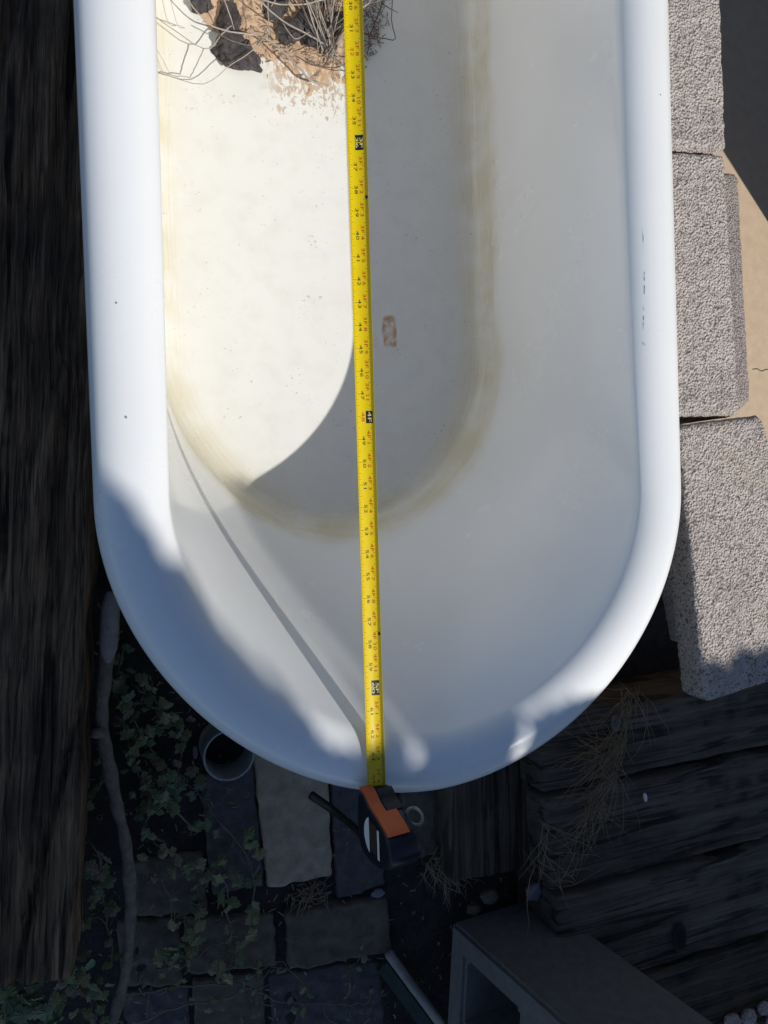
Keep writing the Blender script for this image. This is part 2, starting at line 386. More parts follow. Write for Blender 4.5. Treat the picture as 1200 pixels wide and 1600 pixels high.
# outside of the body, one shell from under the lip down to the ground
sh = MB()
def ring_pts(pts): return [tuple(p) for p in pts]
lay = [inset(RR - roll(math.radians(-75))[0], roll(math.radians(-75))[1]), inset(.055, -.052)]
for q in (.12, .25, .4, .6, .8, 1.):
    gq = gfun(q)
    lay.append([Vector((A0[i].x + (ringo[i].x - A0[i].x) * gq, A0[i].y + (ringo[i].y - A0[i].y) * gq, A0[i].z - .012 + (ZR + .012 - A0[i].z) * q)) + nrm[i] * .016 for i in range(L_)])
lay.append([ringo[i] + rn[i] * .012 + Vector((0, 0, -.405)) for i in range(L_)])
lay.append([ringo[i] - rn[i] * .004 + Vector((0, 0, -.434)) for i in range(L_)])
lay.append([ringo[i] - rn[i] * .03 + Vector((0, 0, -.441)) for i in range(L_)])
for r in lay: sh.v += ring_pts(r)
for j in range(len(lay) - 1):
    for i in range(L_): sh.f.append((j * L_ + i, j * L_ + (i + 1) % L_, (j + 1) * L_ + (i + 1) % L_, (j + 1) * L_ + i))
sh.f.append(tuple((len(lay) - 1) * L_ + i for i in range(L_)))
add('outer_shell', sh.me('outer_shell'), m_out, tub, smooth=True)
# scuffs and chips on the rim: small dark marks lying on the enamel
def on_rim(side, y, a, off=.0003):
    x, z = roll(a); n_ = Vector((x, z + RH)).normalized() * off
    return Vector((side * (RW - RR + x + n_.x), y, z + n_.y))
sc_ = MB()
def scuff(side, y0, y1, a0, a1, wd):
    k_ = 5
    for i in range(k_):
        if R() < .25: continue
        p = [on_rim(side, y0 + (y1 - y0) * q, a0 + (a1 - a0) * q + U(-.02, .02)) for q in (i / k_, (i + .9) / k_)]
        d_ = Vector((wd * U(.4, 1), 0, 0)); dz = Vector((0, 0, 0))
        a_ = [on_rim(side, y0 + (y1 - y0) * q, a0 + (a1 - a0) * q + wd / RR) for q in (i / k_, (i + .9) / k_)]
        sc_.put([p[0], p[1], a_[1], a_[0]], [(0, 1, 2, 3)])
for (y0, y1, a0, a1, wd) in ((.305, .277, 2.15, 2.17, .0006), (.262, .232, 2.19, 2.24, .0006), (.218, .213, 2.2, 2.28, .0010), (.36, .33, 2.16, 2.15, .0005), (.218, .211, 2.28, 2.16, .0006), (.10, .08, .75, .75, .0005)):
    scuff(1, y0, y1, a0, a1, wd * .6)
for x, y, rr in ((182, 473, .0012), (197, 652, .0014), (1004, 826, .0009), (971, 967, .0008), (1022, 156, .001), (575, 1170, .0007)):
    p = at(x, y, .0004 if x < 1000 else -.012)
    if x < 400: p.z = -RH + RH * max(0, 1 - min(1, abs(abs(p.x) - (RW - RR)) / RR) ** (2 / RE)) ** (RE / 2) + .0006
    if x > 900 and y < 800: p.z = -RH + RH * max(0, 1 - min(1, abs(abs(p.x) - (RW - RR)) / RR) ** (2 / RE)) ** (RE / 2) + .0006
    if x < 1000 and x > 900: continue
    sc_.put([p + Vector((rr * .8 * math.cos(t) * U(.7, 1.2), rr * 1.0 * math.sin(t), 0)) for t in [i * math.pi / 4 for i in range(8)]], [tuple(range(8))])
add('scuff_marks', sc_.me('scuffs'), M('scuff_grey', (.26, .26, .28), .7).m, tub, kind='stuff')

# ------------------------------------------------------------------ concrete blocks along the right side
def block(px, z, h, label, m=m_blk, r=.008, group='concrete blocks lined up beside the tub', nx=30, ny=60):
    me, loc = quad_box(px, z, h, r, nx=nx, ny=ny, nz=8, rough=.0022, rs=130, seed=px[0][1], xmin=.322)
    return add('concrete_block', me, m, label=label, cat='concrete block', group=group, loc=loc)
block([(905, -180), (1122, -190), (1136, 236), (920, 219)], -.065, .19, 'rough concrete block furthest up beside the tub, above the cracked joint')
block([(925, 224), (1134, 240), (1158, 650), (945, 648)], -.066, .19, 'rough concrete block between the cracked joint and the wedge-shaped dark gap')
block([(1058, 664), (1192, 648), (1300, 1035), (1105, 1100)], -.065, .055, 'wide concrete cap block with rounded corner, nearest the timbers and partly in shade', m_blk2 if False else m_blk, r=.010, nx=40)
block([(1110, 668), (1185, 655), (1270, 1000), (1178, 1036)], -.123, .19, 'concrete block hidden in shade beneath the wide cap block', r=.008, group='supporting blocks under the cap')
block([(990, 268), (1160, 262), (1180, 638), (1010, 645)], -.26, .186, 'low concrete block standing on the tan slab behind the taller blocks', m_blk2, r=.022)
for px, z in (([(925, 224), (1134, 240), (1158, 650), (945, 648)], -.258), ([(905, -180), (1122, -190), (1136, 236), (920, 219)], -.258)):
    A = [at(x, y, -.065) for x, y in px]
    cx_ = (sum(max(p.x, .322) for p in A)) / 4; cy_ = sum(p.y for p in A) / 4
    me = rbox(.150, .385, .188, .008, 6, 10, 4, .001, 90)
    add('concrete_block', me, m_blk, label='lower concrete block carrying the one %s' % ('between the cracked joint and the dark gap' if px[0][1] > 0 else 'above the cracked joint'), cat='concrete block', loc=(cx_ - .002, cy_, GZ + .001))

# ------------------------------------------------------------------ timbers
def timber(px, z, h, m, label, group='old railway sleepers round the tub', seed=0, grain=0., ridge=.0025, knot=None, name='timber'):
    A, B, C_, D = [at(x, y, z) for x, y in px]
    # length runs A->D
    w = ((B - A).length + (C_ - D).length) / 2; l = ((D - A).length + (C_ - B).length) / 2
    c = (A + B + C_ + D) / 4; ang = math.atan2((A - D + B - C_).y, (A - D + B - C_).x) - math.pi / 2
    nx, ny = 64, 70
    def warp(p):
        if p.z > h * .8:
            q = Vector((p.x * 34 + p.y * grain * 34 + seed, p.y * 1.6, seed)); f_ = noise.fractal(q, .9, 2.1, 4)
            q2 = noise.noise(Vector((p.x * 15 + p.y * grain * 15 + seed, p.y * .9, seed + 5)))
            crack = max(0., 1 - abs(q2) * 9)
            p = p + Vector((0, 0, f_ * ridge - crack * ridge * 2.2))
        ed = abs(p.x) / (w / 2)
        if ed > .9: p = p + Vector((.006 * noise.noise(Vector((p.y * 14, seed, p.x))), 0, -.004 * max(0, noise.noise(Vector((p.y * 9, seed + 2, 0))))))
        return p
    me = rbox(w, l, h, .010, nx, ny, 4, warp=warp)
    o = add(name, me, m, label=label, cat='timber', group=group, loc=(c.x, c.y, z - h)); o.rotation_euler = (0, 0, ang)
    return o
timber([(-190, -60), (172, -60), (112, 1560), (-250, 1560)], -.20, .23, m_tie, 'thick dark brown timber with long splits running along the tub', seed=3.1, grain=-.16, ridge=.007)
timber([(1330, 1040), (1352, 1130), (850, 1246), (838, 1120)], -.30, .15, m_tie2, 'grey weathered timber nearest the shaded block, under the dry grass', seed=11.)
tk = timber([(1352, 1138), (1375, 1268), (862, 1392), (850, 1254)], -.305, .145, m_tie2, 'grey weathered timber second from the shaded block, with a white chip on it', seed=17.)
t3 = timber([(1375, 1276), (1400, 1392), (880, 1560), (862, 1402)], -.31, .14, m_tie2, 'grey weathered timber with a dark oval knot, third from the shaded block', seed=23.)
timber([(1400, 1402), (1435, 1530), (930, 1700), (880, 1570)], -.33, .12, m_tie3, 'brownish timber in the lower right corner beside the hollow block', seed=31.)
timber([(706, 1130), (846, 1130), (852, 1372), (704, 1366)], -.37, .085, m_tie3, 'short dark timber with straight grain under the rounded tub end', seed=41., ridge=.003)
kp = at(1059, 1462, -.309)
kn = MB(); ring = []
for j, (rr, zz) in enumerate(((1.25, .0005), (1., .004), (.8, .002), (.45, -.002))):
    ring += [(kp.x + .0125 * rr * math.cos(i * math.pi / 8), kp.y + .022 * rr * math.sin(i * math.pi / 8), kp.z + .004 + zz) for i in range(16)]
kf = [(j * 16 + i, j * 16 + (i + 1) % 16, (j + 1) * 16 + (i + 1) % 16, (j + 1) * 16 + i) for j in range(3) for i in range(16)] + [tuple(48 + i for i in range(16))]
kn.put(ring, kf)
ko = add('knot', kn.me('knot'), M('knot_dark', (.012, .010, .010), .8).m, smooth=True)
ko.parent = t3; ko.matrix_parent_inverse = (Matrix.Translation(t3.location) @ t3.rotation_euler.to_matrix().to_4x4()).inverted()

# ------------------------------------------------------------------ pavers
pv = add('brick_paving', None, kind='structure')
PAV = [([(392, 1150), (512, 1160), (521, 1370), (420, 1392)], m_pav, 0), ([(514, 1190), (600, 1190), (603, 1384), (527, 1408)], m_pavb, -.004),
       ([(312, 1215), (396, 1180), (415, 1385), (330, 1400)], m_pavb, -.008), ([(446, 1428), (607, 1402), (613, 1490), (452, 1518)], m_pavd, 0),
       ([(285, 1436), (430, 1428), (434, 1512), (292, 1525)], m_pavd, -.006), ([(626, 1200), (694, 1196), (698, 1335), (632, 1345)], m_pavd, -.002),
       ([(418, 1524), (596, 1500), (602, 1612), (424, 1625)], m_pavb, -.014), ([(620, 1402), (705, 1390), (712, 1500), (622, 1510)], m_pavb, -.022),
       ([(205, 1345), (318, 1330), (326, 1425), (212, 1436)], m_pavd, -.010), ([(180, 1440), (280, 1434), (288, 1540), (188, 1545)], m_pavd, -.012),
       ([(300, 1530), (412, 1520), (418, 1630), (304, 1640)], m_pavd, -.012), ([(190, 1550), (296, 1540), (300, 1640), (196, 1650)], m_pavb, -.014)]
for i, (px, m, dz) in enumerate(PAV):
    me, loc = quad_box(px, GZ + .006 + dz, .06, .007, nx=30, ny=30, nz=4, rough=.0038, rs=55, seed=i * 3.3)
    o = add('brick', me, m, pv, loc=loc)

# ------------------------------------------------------------------ hollow concrete block in the lower right corner, tipped on its side
hb = MB()
# local axes: x along the block (length .39), y up its tipped web face, built as an outer shell with two open cells
Lb, Hb, Db, t_ = .40, .20, .20, .044
def cell_block():
    bm = bmesh.new()
    xs = [0, t_, Lb / 2 - t_ / 2, Lb / 2 + t_ / 2, Lb - t_, Lb]; ys = [0, t_, Hb - t_, Hb]
    for zf in (0, Db):
        V = [[bm.verts.new((x, y, zf)) for y in ys] for x in xs]
        for i in range(5):
            for j in range(3):
                if j == 1 and i in (1, 3): continue
                q = [V[i][j], V[i + 1][j], V[i + 1][j + 1], V[i][j + 1]]
                bm.faces.new(q if zf else q[::-1])
        if zf == 0: V0 = V
        else: V1 = V
    def side(a, b, c, d): bm.faces.new([a, b, c, d])
    for i in range(5):
        side(V0[i][0], V0[i + 1][0], V1[i + 1][0], V1[i][0]); side(V0[i + 1][3], V0[i][3], V1[i][3], V1[i + 1][3])
    for j in range(3):
        side(V0[0][j + 1], V0[0][j], V1[0][j], V1[0][j + 1]); side(V0[5][j], V0[5][j + 1], V1[5][j + 1], V1[5][j])
    for i in (1, 3):
        side(V0[i][1], V1[i][1], V1[i + 1][1], V0[i + 1][1]); side(V0[i + 1][2], V1[i + 1][2], V1[i][2], V0[i][2])
        side(V0[i][2], V1[i][2], V1[i][1], V0[i][1]); side(V0[i + 1][1], V1[i + 1][1], V1[i + 1][2], V0[i + 1][2])
    bmesh.ops.recalc_face_normals(bm, faces=bm.faces)
    bmesh.ops.bevel(bm, geom=[e for e in bm.edges if len(e.link_faces) == 2 and e.calc_face_angle(0) > .5], offset=.006, segments=2, affect='EDGES')
    me = bpy.data.meshes.new('hollow_block'); bm.to_mesh(me); bm.free(); return me
hme = cell_block()
# pose: edge P0->P1 is the long upper edge; the solid side shows upwards and the open cells face down the picture
# it stands on end, leaning slightly away from the tub: ex up along it, ez out of its solid side, cells open along -ey
P0 = at(705, 1440, -.40)
ex = Vector((.1954, -.0474, .9796)).normalized(); ey = Vector((.9775, -.0709, -.1984)); ey = (ey - ex * ey.dot(ex)).normalized(); ez = ex.cross(ey)
if ez.y < 0: ez = -ez
mat_ = Matrix(((ex.x, ez.x, ey.x, 0), (ex.y, ez.y, ey.y, 0), (ex.z, ez.z, ey.z, 0), (0, 0, 0, 1)))
org = P0 - ez * Hb
hmw = Matrix.Translation(org) @ mat_
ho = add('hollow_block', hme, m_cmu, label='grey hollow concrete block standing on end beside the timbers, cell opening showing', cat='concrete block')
ho.matrix_world = hmw

# ------------------------------------------------------------------ sand, rocks, twigs in the tub
FZ = -.4225
poly = [(262, -60), (285, 8), (318, 48), (345, 78), (392, 118), (425, 96), (452, 108), (490, 138), (525, 130), (560, 108), (588, 60), (606, 10), (622, -60), (600, -400), (300, -400)]
SP = [at(x, y, FZ) for x, y in poly]
def sdist(x, y):
    ins = False; d = 1e9
    for i in range(len(SP)):
        a, b = SP[i - 1], SP[i]
        if (a.y > y) != (b.y > y) and x < (b.x - a.x) * (y - a.y) / (b.y - a.y) + a.x: ins = not ins
        ab = (b.x - a.x, b.y - a.y); t = max(0, min(1, ((x - a.x) * ab[0] + (y - a.y) * ab[1]) / (ab[0] ** 2 + ab[1] ** 2)))
        d = min(d, math.hypot(x - a.x - ab[0] * t, y - a.y - ab[1] * t))
    return d if ins else -d
x0, x1, y0, y1 = -.285, .08, .43, .90; st = .0021
nx, ny = int((x1 - x0) / st), int((y1 - y0) / st * .75)
sv = []; sf = []
H = []
for j in range(ny):
    for i in range(nx):
        x = x0 + st * i; y = y0 + st * j * 1.33; d = sdist(x, y)
        nz_ = noise.fractal(Vector((x * 70, y * 55, 1)), .9, 2, 4)
        soft = 2.2 if x > -.09 else .5
        hgt = min(d, .12) * .14 + nz_ * (.0030 * soft if d < .03 else .0034) - .0012 + .0012 * noise.noise(Vector((x * 18, y * 18, 0)))
        H.append(hgt)
        zf = -.4225 - .003 * (1 - min(1, abs(x) / .22))
        sv.append((x, y, zf + max(-.004, min(.03, hgt))))
for j in range(ny - 1):
    for i in range(nx - 1):
        q = (j * nx + i, j * nx + i + 1, (j + 1) * nx + i + 1, (j + 1) * nx + i)
        if max(H[a] for a in q) > -.0015: sf.append(q)
sand = add('sand', pm('sand', sv, sf), m_sand, kind='stuff', label='tan sand drifted on the floor of the tub', cat='sand', smooth=True)

def rock(px, size, label, sq=(1, 1, .7), seed=0, rot=0):
    bm = bmesh.new(); bmesh.ops.create_icosphere(bm, subdivisions=4, radius=1)
    rnd = random.Random(seed)
    planes = [(Vector((rnd.gauss(0, 1), rnd.gauss(0, 1), rnd.gauss(0, 1))).normalized(), rnd.uniform(.55, .8)) for _ in range(11)]
    for v in bm.verts:
        p = v.co.copy()
        for nn, dd in planes:
            e_ = p.dot(nn) - dd
            if e_ > 0: p -= nn * e_
        p *= 1 + .22 * noise.fractal(p * 2.6 + Vector((seed, 0, 0)), .8, 2, 4)
        v.co = Vector((p.x * sq[0], p.y * sq[1], p.z * sq[2])) * size
    me = bpy.data.meshes.new('rock'); bm.to_mesh(me); bm.free()
    c = at(*px, FZ + .012); o = add('rock', me, m_rock, label=label, cat='rock', group='black rocks lying on the sand in the tub', loc=(c.x, c.y, FZ + size * sq[2] * .55), smooth=False)
    o.rotation_euler = (U(-.2, .2), U(-.2, .2), rot); return o
rock((371, 84), .040, 'pointed dark rock at the lower edge of the sand, largest of them', (1.2, .72, .55), 5, -.65)
rock((360, 32), .030, 'upright dark rock just above the pointed one, crossed by twigs', (.75, 1.15, .7), 9, .2)
rock((312, 4), .022, 'small dark rock at the left edge of the sand', (1, .7, .6), 12, .3)
rock((452, 46), .026, 'rounded dark rock beside the thick of the dead twigs', (.95, .85, .7), 21, .5)
rock((432, 6), .028, 'dark rock behind the twigs near the top of the picture', (1.2, .8, .7), 25, 1.)
rock((492, 48), .030, 'dark rock half buried under the dead twigs left of the tape', (.9, 1.3, .6), 31, .4)
rock((525, 38), .026, 'dark rock nearest the yellow tape, deep in the twigs', (.8, 1.2, .7), 37, -.3)
rock((488, -8), .026, 'dark rock at the top of the picture behind the twigs', (1.3, .8, .7), 41, 0)

def twig(pp, r0, r1, m, label=None, dz=(0, 0), group='dead twigs in the tub', parent=None, name='twig'):
    n_ = len(pp); pts = []
    for i, p in enumerate(pp):
        z = FZ + .012 + dz[0] + (dz[1] - dz[0]) * i / max(1, n_ - 1) + (p[2] if len(p) > 2 else 0); pts.append(at(p[0], p[1], z))
    sp = smooth_path(pts, 4); rad = [r0 + (r1 - r0) * i / (len(sp) - 1) for i in range(len(sp))]
    for i in range(1, len(sp) - 1): sp[i] = sp[i] + Vector((U(-1, 1), U(-1, 1), U(-1, 1))) * .0006
    o = MB().tube(sp, rad, 6); return o
def twig_thing(chains, m, label):
    """a twig with its side shoots: stem plus shoot children"""
    root = None
    for i, (pp, r0, r1, dz) in enumerate(chains):
        t = twig(pp, r0, r1, m, dz=dz)
        if root is None: root = add('twig', t.me('twig'), m, label=label, cat='twig', group='dead twigs in the tub', smooth=True)
        else: add('shoot', t.me('shoot'), m, root, smooth=True)
    return root
T = .00095
twig_thing([([(240, 24), (318, 76), (346, 54), (362, 40)], T * .7, T, (.02, .02)), ([(318, 76), (306, 104), (297, 121)], T, T * .8, (.02, .01)),
            ([(297, 121), (270, 118), (246, 114)], T * .8, T * .6, (.01, .012))], m_twig, 'thin forked twig lying on the white floor left of the sand')
twig_thing([([(246, 114), (318, 131), (362, 100), (393, 80), (412, 60)], T * .6, T * .8, (.012, .03))], m_twig, 'long bowed twig curving below the pointed rock')
twig_thing([([(280, -20), (310, 22), (345, 46), (415, 60), (462, 100), (486, 126), (514, 134)], T * .9, T * 1.9, (.035, .008)), ([(486, 126), (496, 118)], T, T * .6, (.008, .01))], m_twig, 'thickest bent twig running diagonally to the sand edge')
twig_thing([([(240, 68), (258, 100), (268, 120)], T * .5, T * .4, (.012, .008)), ([(243, 95), (252, 112)], T * .5, T * .4, (.01, .008))], m_twig, 'short hair-thin twig against the left wall of the tub')
twig_thing([([(262, -20), (276, 36), (289, 44)], T * .45, T * .4, (.012, .008)), ([(289, 44), (262, 34), (244, 28)], T * .45, T * .4, (.008, .01))], m_twig, 'hair-thin twig at the top left with a sharp bend')
twig_thing([([(345, -20), (358, 20), (366, 46)], T * 1.1, T * .7, (.05, .03))], m_twig, 'pale straight twig across the upright rock')
twig_thing([([(330, 48), (362, 64), (392, 70), (408, 58), (418, 52)], T * .8, T * .8, (.03, .03))], m_twigd, 'dark twig looping over the rocks')
twig_thing([([(374, -20), (425, 4), (480, 6), (545, -12)], T * 1.2, T, (.05, .05))], m_twig, 'pale twig lying level near the top of the picture')
twig_thing([([(480, -8), (424, -16), (420, 50), (412, 60)], T * .9, T * .8, (.06, .03)), ([(424, 10), (445, -20)], T * .7, T * .5, (.045, .05))], m_twig, 'pale upright twig joining the thick bent one')
twig_thing([([(405, 0), (440, 32), (478, 52), (505, 68)], T * 1.3, T, (.05, .02)), ([(440, 32), (460, 60), (484, 50)], T * .7, T * .5, (.035, .03))], m_twig, 'pale twig slanting down to the dead stems')
twig_thing([([(478, 92), (512, 108), (548, 110), (562, 104)], T * 1.1, T * .8, (.01, .012))], m_twigd, 'short dark twig lying on the sand next to the tape')
# the dead shrub whose stems meet left of the tape
root = at(511, 84, FZ + .006)
ds = add('dead_shrub', None, label='dead bush of pale grey stems lying beside the tape in the tub', cat='dead shrub', loc=root)
rs_ = random.Random(4)
for i in range(70):
    ang = math.radians(rs_.uniform(30, 150)) if i < 48 else math.radians(rs_.uniform(-60, 240))
    ln = rs_.uniform(.10, .24) if i < 48 else rs_.uniform(.02, .06)
    p = Vector((rs_.uniform(-.012, .012), rs_.uniform(-.01, .02), rs_.uniform(0, .012))); pts = [p]
    d_ = Vector((math.cos(ang) * .55, math.sin(ang), rs_.uniform(.05, .55))).normalized()
    for k_ in range(5):
        d_ = (d_ + Vector((rs_.gauss(0, .12), rs_.gauss(0, .12), rs_.gauss(0, .10)))).normalized(); p = p + d_ * ln / 5; pts.append(p.copy())
    for q in pts: q.z = max(q.z, .003)
    r0 = rs_.uniform(.0007, .0016)
    add('stem', MB().tube(pts, [r0 * (1 - .11 * j) for j in range(6)], 5).me('stem'), m_twig if rs_.random() < .72 else m_twigd, ds, smooth=True)
    if rs_.random() < .55:
        q = pts[3]; d2 = (d_ + Vector((rs_.gauss(0, .6), rs_.gauss(0, .6), rs_.gauss(0, .3)))).normalized()
        add('stem', MB().tube([q, q + d2 * .02, q + d2 * .045 + Vector((0, 0, .004))], [r0 * .6, r0 * .5, r0 * .35], 5).me('stem'), m_twig, ds, smooth=True)
# twigs in the shaded half, right of the tape
twig_thing([([(600, -14), (597, 6), (588, 30), (576, 62)], T * 1.5, T, (.03, .012)), ([(597, 6), (622, 20)], T, T * .6, (.03, .03)), ([(597, 6), (590, -20)], T, T, (.03, .04))], m_twigd, 'dark forked twig in the shade right of the tape')
twig_thing([([(566, 50), (590, 58), (614, 62), (617, 56), (612, 30), (614, -10)], T * .8, T * .9, (.015, .03))], m_twigd, 'dark hooked twig in the shade right of the tape')
twig_thing([([(572, 40), (578, 62), (574, 84), (582, 82)], T * 1.3, T * .7, (.02, .008))], m_twigd, 'short dark stub hugging the right edge of the tape')
twig_thing([([(552, 22), (575, 6), (590, -6)], T * 1.2, T, (.05, .06))], m_twig, 'pale sunlit twig end poking out right of the tape')
# loose crumbs of grit on the tub floor
gr = MB()
for i in range(170):
    x, y = (U(270, 700), U(150, 800)) if i > 60 else (random.gauss(500, 40), U(130, 330))
    p = at(x, y, FZ)
    if abs(p.x) > .21 or p.y < .05 + .0: continue
    z = -.4222 - .004 * (1 - abs(p.x) / .22); r = U(.0004, .0011)
    gr.put([(p.x - r, p.y, z), (p.x + r, p.y + r * .5, z), (p.x, p.y - r, z), (p.x, p.y, z + r)], [(0, 1, 3), (1, 2, 3), (2, 0, 3)])
add('grit', gr.me('grit'), M('grit_brown', (.12, .09, .06), .9).m, kind='stuff', label='loose crumbs of grit scattered over the tub floor', cat='grit')

db = MB()
for i in range(900):
    p = at(*((random.gauss(480, 60), random.gauss(50, 45)) if i < 640 else (random.gauss(584, 12), random.gauss(30, 40))), FZ)
    if sdist(p.x, p.y) < (.002 if i < 640 else -.012): continue
    z = FZ + max(0, min(.12, sdist(p.x, p.y))) * .14; a_ = U(0, 6.28); l_ = U(.001, .006); d1 = Vector((math.cos(a_) * l_, math.sin(a_) * l_, U(-.001, .002))); r = U(.0003, .0009)
    db.tube([Vector((p.x, p.y, z + .001)) - d1, Vector((p.x, p.y, z + .0016)), Vector((p.x, p.y, z + .001)) + d1 + Vector((U(-.001, .001), U(-.001, .001), 0))], r, 3)
add('debris', db.me('debris'), m_twigd, kind='stuff', label='broken bits of twig and leaf scattered over the sand', cat='debris')

# ------------------------------------------------------------------ tape measure
Q36 = at(557, 223, .003); Qa = at(551, 8, .003); Qb = at(588, 1235, .003)
tdir = (Qb - Qa); tdir.z = 0; tdir.normalize(); INCH = (at(582, 1075, .003) - Q36).length / 24; txd = Vector((-tdir.y, tdir.x, 0))
if txd.x < 0: txd = -txd
TW = .0208
def tp(s_in, a, off=0.):
    """point on the blade: s inches from its hook, a across (-.5 left .. .5 right)"""
    q = Q36 + tdir * ((s_in - 36) * INCH)
    tw = math.radians(max(0, min(1, (58 - s_in) / 30))) * 20
    x = a * TW; z = .0030 * ((2 * a) ** 2) + off
    return q + txd * (x * math.cos(tw) + z * math.sin(tw) * 0) + Vector((0, 0, z + x * math.sin(tw)))
S0, S1 = .2, 64.85
tm = add('tape_measure', None, label='black and orange tape measure with its yellow blade drawn along the tub', cat='tape measure')
bl = MB(); ns = 130; na = 8
bl.put([tp(S0 + (S1 - S0) * j / ns, i / na - .5) for j in range(ns + 1) for i in range(na + 1)] + [tp(S0 + (S1 - S0) * j / ns, i / na - .5, -.00025) for j in range(ns + 1) for i in range(na + 1)],
       [(j * (na + 1) + i, (j + 1) * (na + 1) + i, (j + 1) * (na + 1) + i + 1, j * (na + 1) + i + 1) for j in range(ns) for i in range(na)] +
       [tuple((ns + 1) * (na + 1) + q for q in (j * (na + 1) + i, j * (na + 1) + i + 1, (j + 1) * (na + 1) + i + 1, (j + 1) * (na + 1) + i)) for j in range(ns) for i in range(na)])
blade = add('blade', bl.me('blade'), m_yel, tm, smooth=True)
tk_ = MB()
def strip(mb, s, wd, a0, a1, off=.00012):
    k_ = max(1, int(abs(a1 - a0) * 10 + .5)); v = []
    for i in range(k_ + 1):
        a = a0 + (a1 - a0) * i / k_; v += [tp(s - wd / 2, a, off), tp(s + wd / 2, a, off)]
    mb.put(v, [(2 * i, 2 * i + 1, 2 * i + 3, 2 * i + 2) for i in range(k_)])
for s16 in range(28 * 16, int(64.5 * 16)):
    s = s16 / 16; k_ = s16 % 16
    ln = .34 if k_ == 0 else .24 if k_ == 8 else .18 if k_ % 4 == 0 else .13 if k_ % 2 == 0 else .09
    strip(tk_, s, .013, -.485, -.485 + ln * .8)
    strip(tk_, s, .015, .485, .485 - (.24 if k_ % 8 == 0 else .17)); strip(tk_, s + 1 / 32, .013, .485, .485 - .13)
for s in (38.4, 57.6):
    v = [tp(s + dx, a, .0004) for dx, a in ((-.1, .40), (0, .33), (.1, .40), (0, .48))]; tk_.put(v, [(0, 1, 2, 3)])
add('tick_marks', tk_.me('ticks'), m_ink, blade, kind='stuff')
_tc = {}
def glyphs(t):
    if t not in _tc:
        cu = bpy.data.curves.new('t', 'FONT'); cu.body = t; cu.align_x = 'CENTER'; cu.align_y = 'CENTER'; cu.resolution_u = 2; cu.size = 1
        ob = bpy.data.objects.new('t', cu); m_ = ob.to_mesh()
        _tc[t] = ([v.co.copy() for v in m_.vertices], [tuple(p.vertices) for p in m_.polygons])
        ob.to_mesh_clear(); bpy.data.objects.remove(ob); bpy.data.curves.remove(cu)
    return _tc[t]
def write(mb, t, s, a, hx, hy, off=.0002):
    """t printed along the blade, tops to the right edge; hx letter width factor (inches), hy height across (fraction)"""
    v, f = glyphs(t)
    mb.put([tp(s + p.x * hx, a + p.y * hy, off) for p in v], f)
ink, red, box_, pale = MB(), MB(), MB(), MB()
def patch(mb, sa, sb, a0, a1, off=.00015):
    v = [tp(sa + (sb - sa) * i / 2, a0 + (a1 - a0) * j / 3, off) for i in range(3) for j in range(4)]
    mb.put(v, [(i * 4 + j, (i + 1) * 4 + j, (i + 1) * 4 + j + 1, i * 4 + j + 1) for i in range(2) for j in range(3)])
for n_ in range(27, 65):
    ft, rest = divmod(n_, 12)
    if n_ % 12 == 0 and n_ % 16:
        patch(ink, n_ - .33, n_ - .02, -.08, .34); patch(ink, n_ + .02, n_ + .33, -.08, .34)
        write(pale, str(n_), n_, -.0, .52, .22, .0004); write(pale, '%dF' % ft, n_, .22, .52, .22, .0004)
    elif n_ % 12 == 0:
        patch(ink, n_ - .26, n_ + .28, .06, .40); write(pale, '%dF' % ft, n_, .23, .5, .26, .0004); write(red, str(n_), n_, -.10, .46, .24)
    else:
        write(ink if n_ % 16 else red, str(n_), n_ + .05, -.10, .41, .24); write(red, '%dF %d' % (ft, rest), n_ - .08, .17, .38, .24)
add('inch_numerals', ink.me('numerals'), m_ink, blade, kind='stuff'); add('foot_numerals', red.me('numerals_red'), m_red, blade, kind='stuff'); add('reversed_numerals', pale.me('numerals_pale'), m_pale, blade, kind='stuff')
hk = MB().box((-.0095, -.0012, -.016), (.0095, .0012, .002)); o = add('hook', hk.me('hook'), m_steel, tm, loc=tuple(tp(S0, 0)))
# case: stands on the blade's level just past the rim; profile in (y away from the rim, z)
cb = tp(64.5, 0); CW = .0375
prof = [(0, -.004), (-.004, .003), (0, .012), (.010, .022), (.018, .037), (.028, .052), (.040, .062), (.055, .066), (.068, .061), (.079, .048), (.085, .030), (.084, .012), (.078, .001), (.066, -.006), (.03, -.007)]
pf = []
PP = [Vector((a * .80, b * 1.10, 0)) for a, b in prof]
for i in range(len(PP)):
    a, b, c, d = PP[i - 1], PP[i], PP[(i + 1) % len(PP)], PP[(i + 2) % len(PP)]
    for k_ in range(3):
        t = k_ / 3; pf.append(.5 * ((2 * b) + (c - a) * t + (2 * a - 5 * b + 4 * c - d) * t * t + (3 * b - a - 3 * c + d) * t ** 3))
pcen = Vector((.036, .031, 0))
case = MB(); NP = len(pf)
secs = [(-.5, .80), (-.49, .88), (-.44, .965), (-.36, 1.), (.36, 1.), (.44, .965), (.49, .88), (.5, .80)]
for xx, sc2 in secs: case.v += [(xx * CW, -(pcen.x + (p.x - pcen.x) * sc2), pcen.y + (p.y - pcen.y) * sc2) for p in pf]
for j in range(len(secs) - 1):
    for i in range(NP): case.f.append((j * NP + i, j * NP + (i + 1) % NP, (j + 1) * NP + (i + 1) % NP, (j + 1) * NP + i))
case.f += [tuple(range(NP))[::-1], tuple((len(secs) - 1) * NP + i for i in range(NP))]
yaw = math.atan2(-tdir.x, -(-tdir.y)) if False else 0.
cs = add('case', case.me('case'), m_rub, tm, loc=tuple(cb + Vector((-.003, 0, 0))), smooth=True); cs.rotation_euler = (0, math.radians(9), 0)
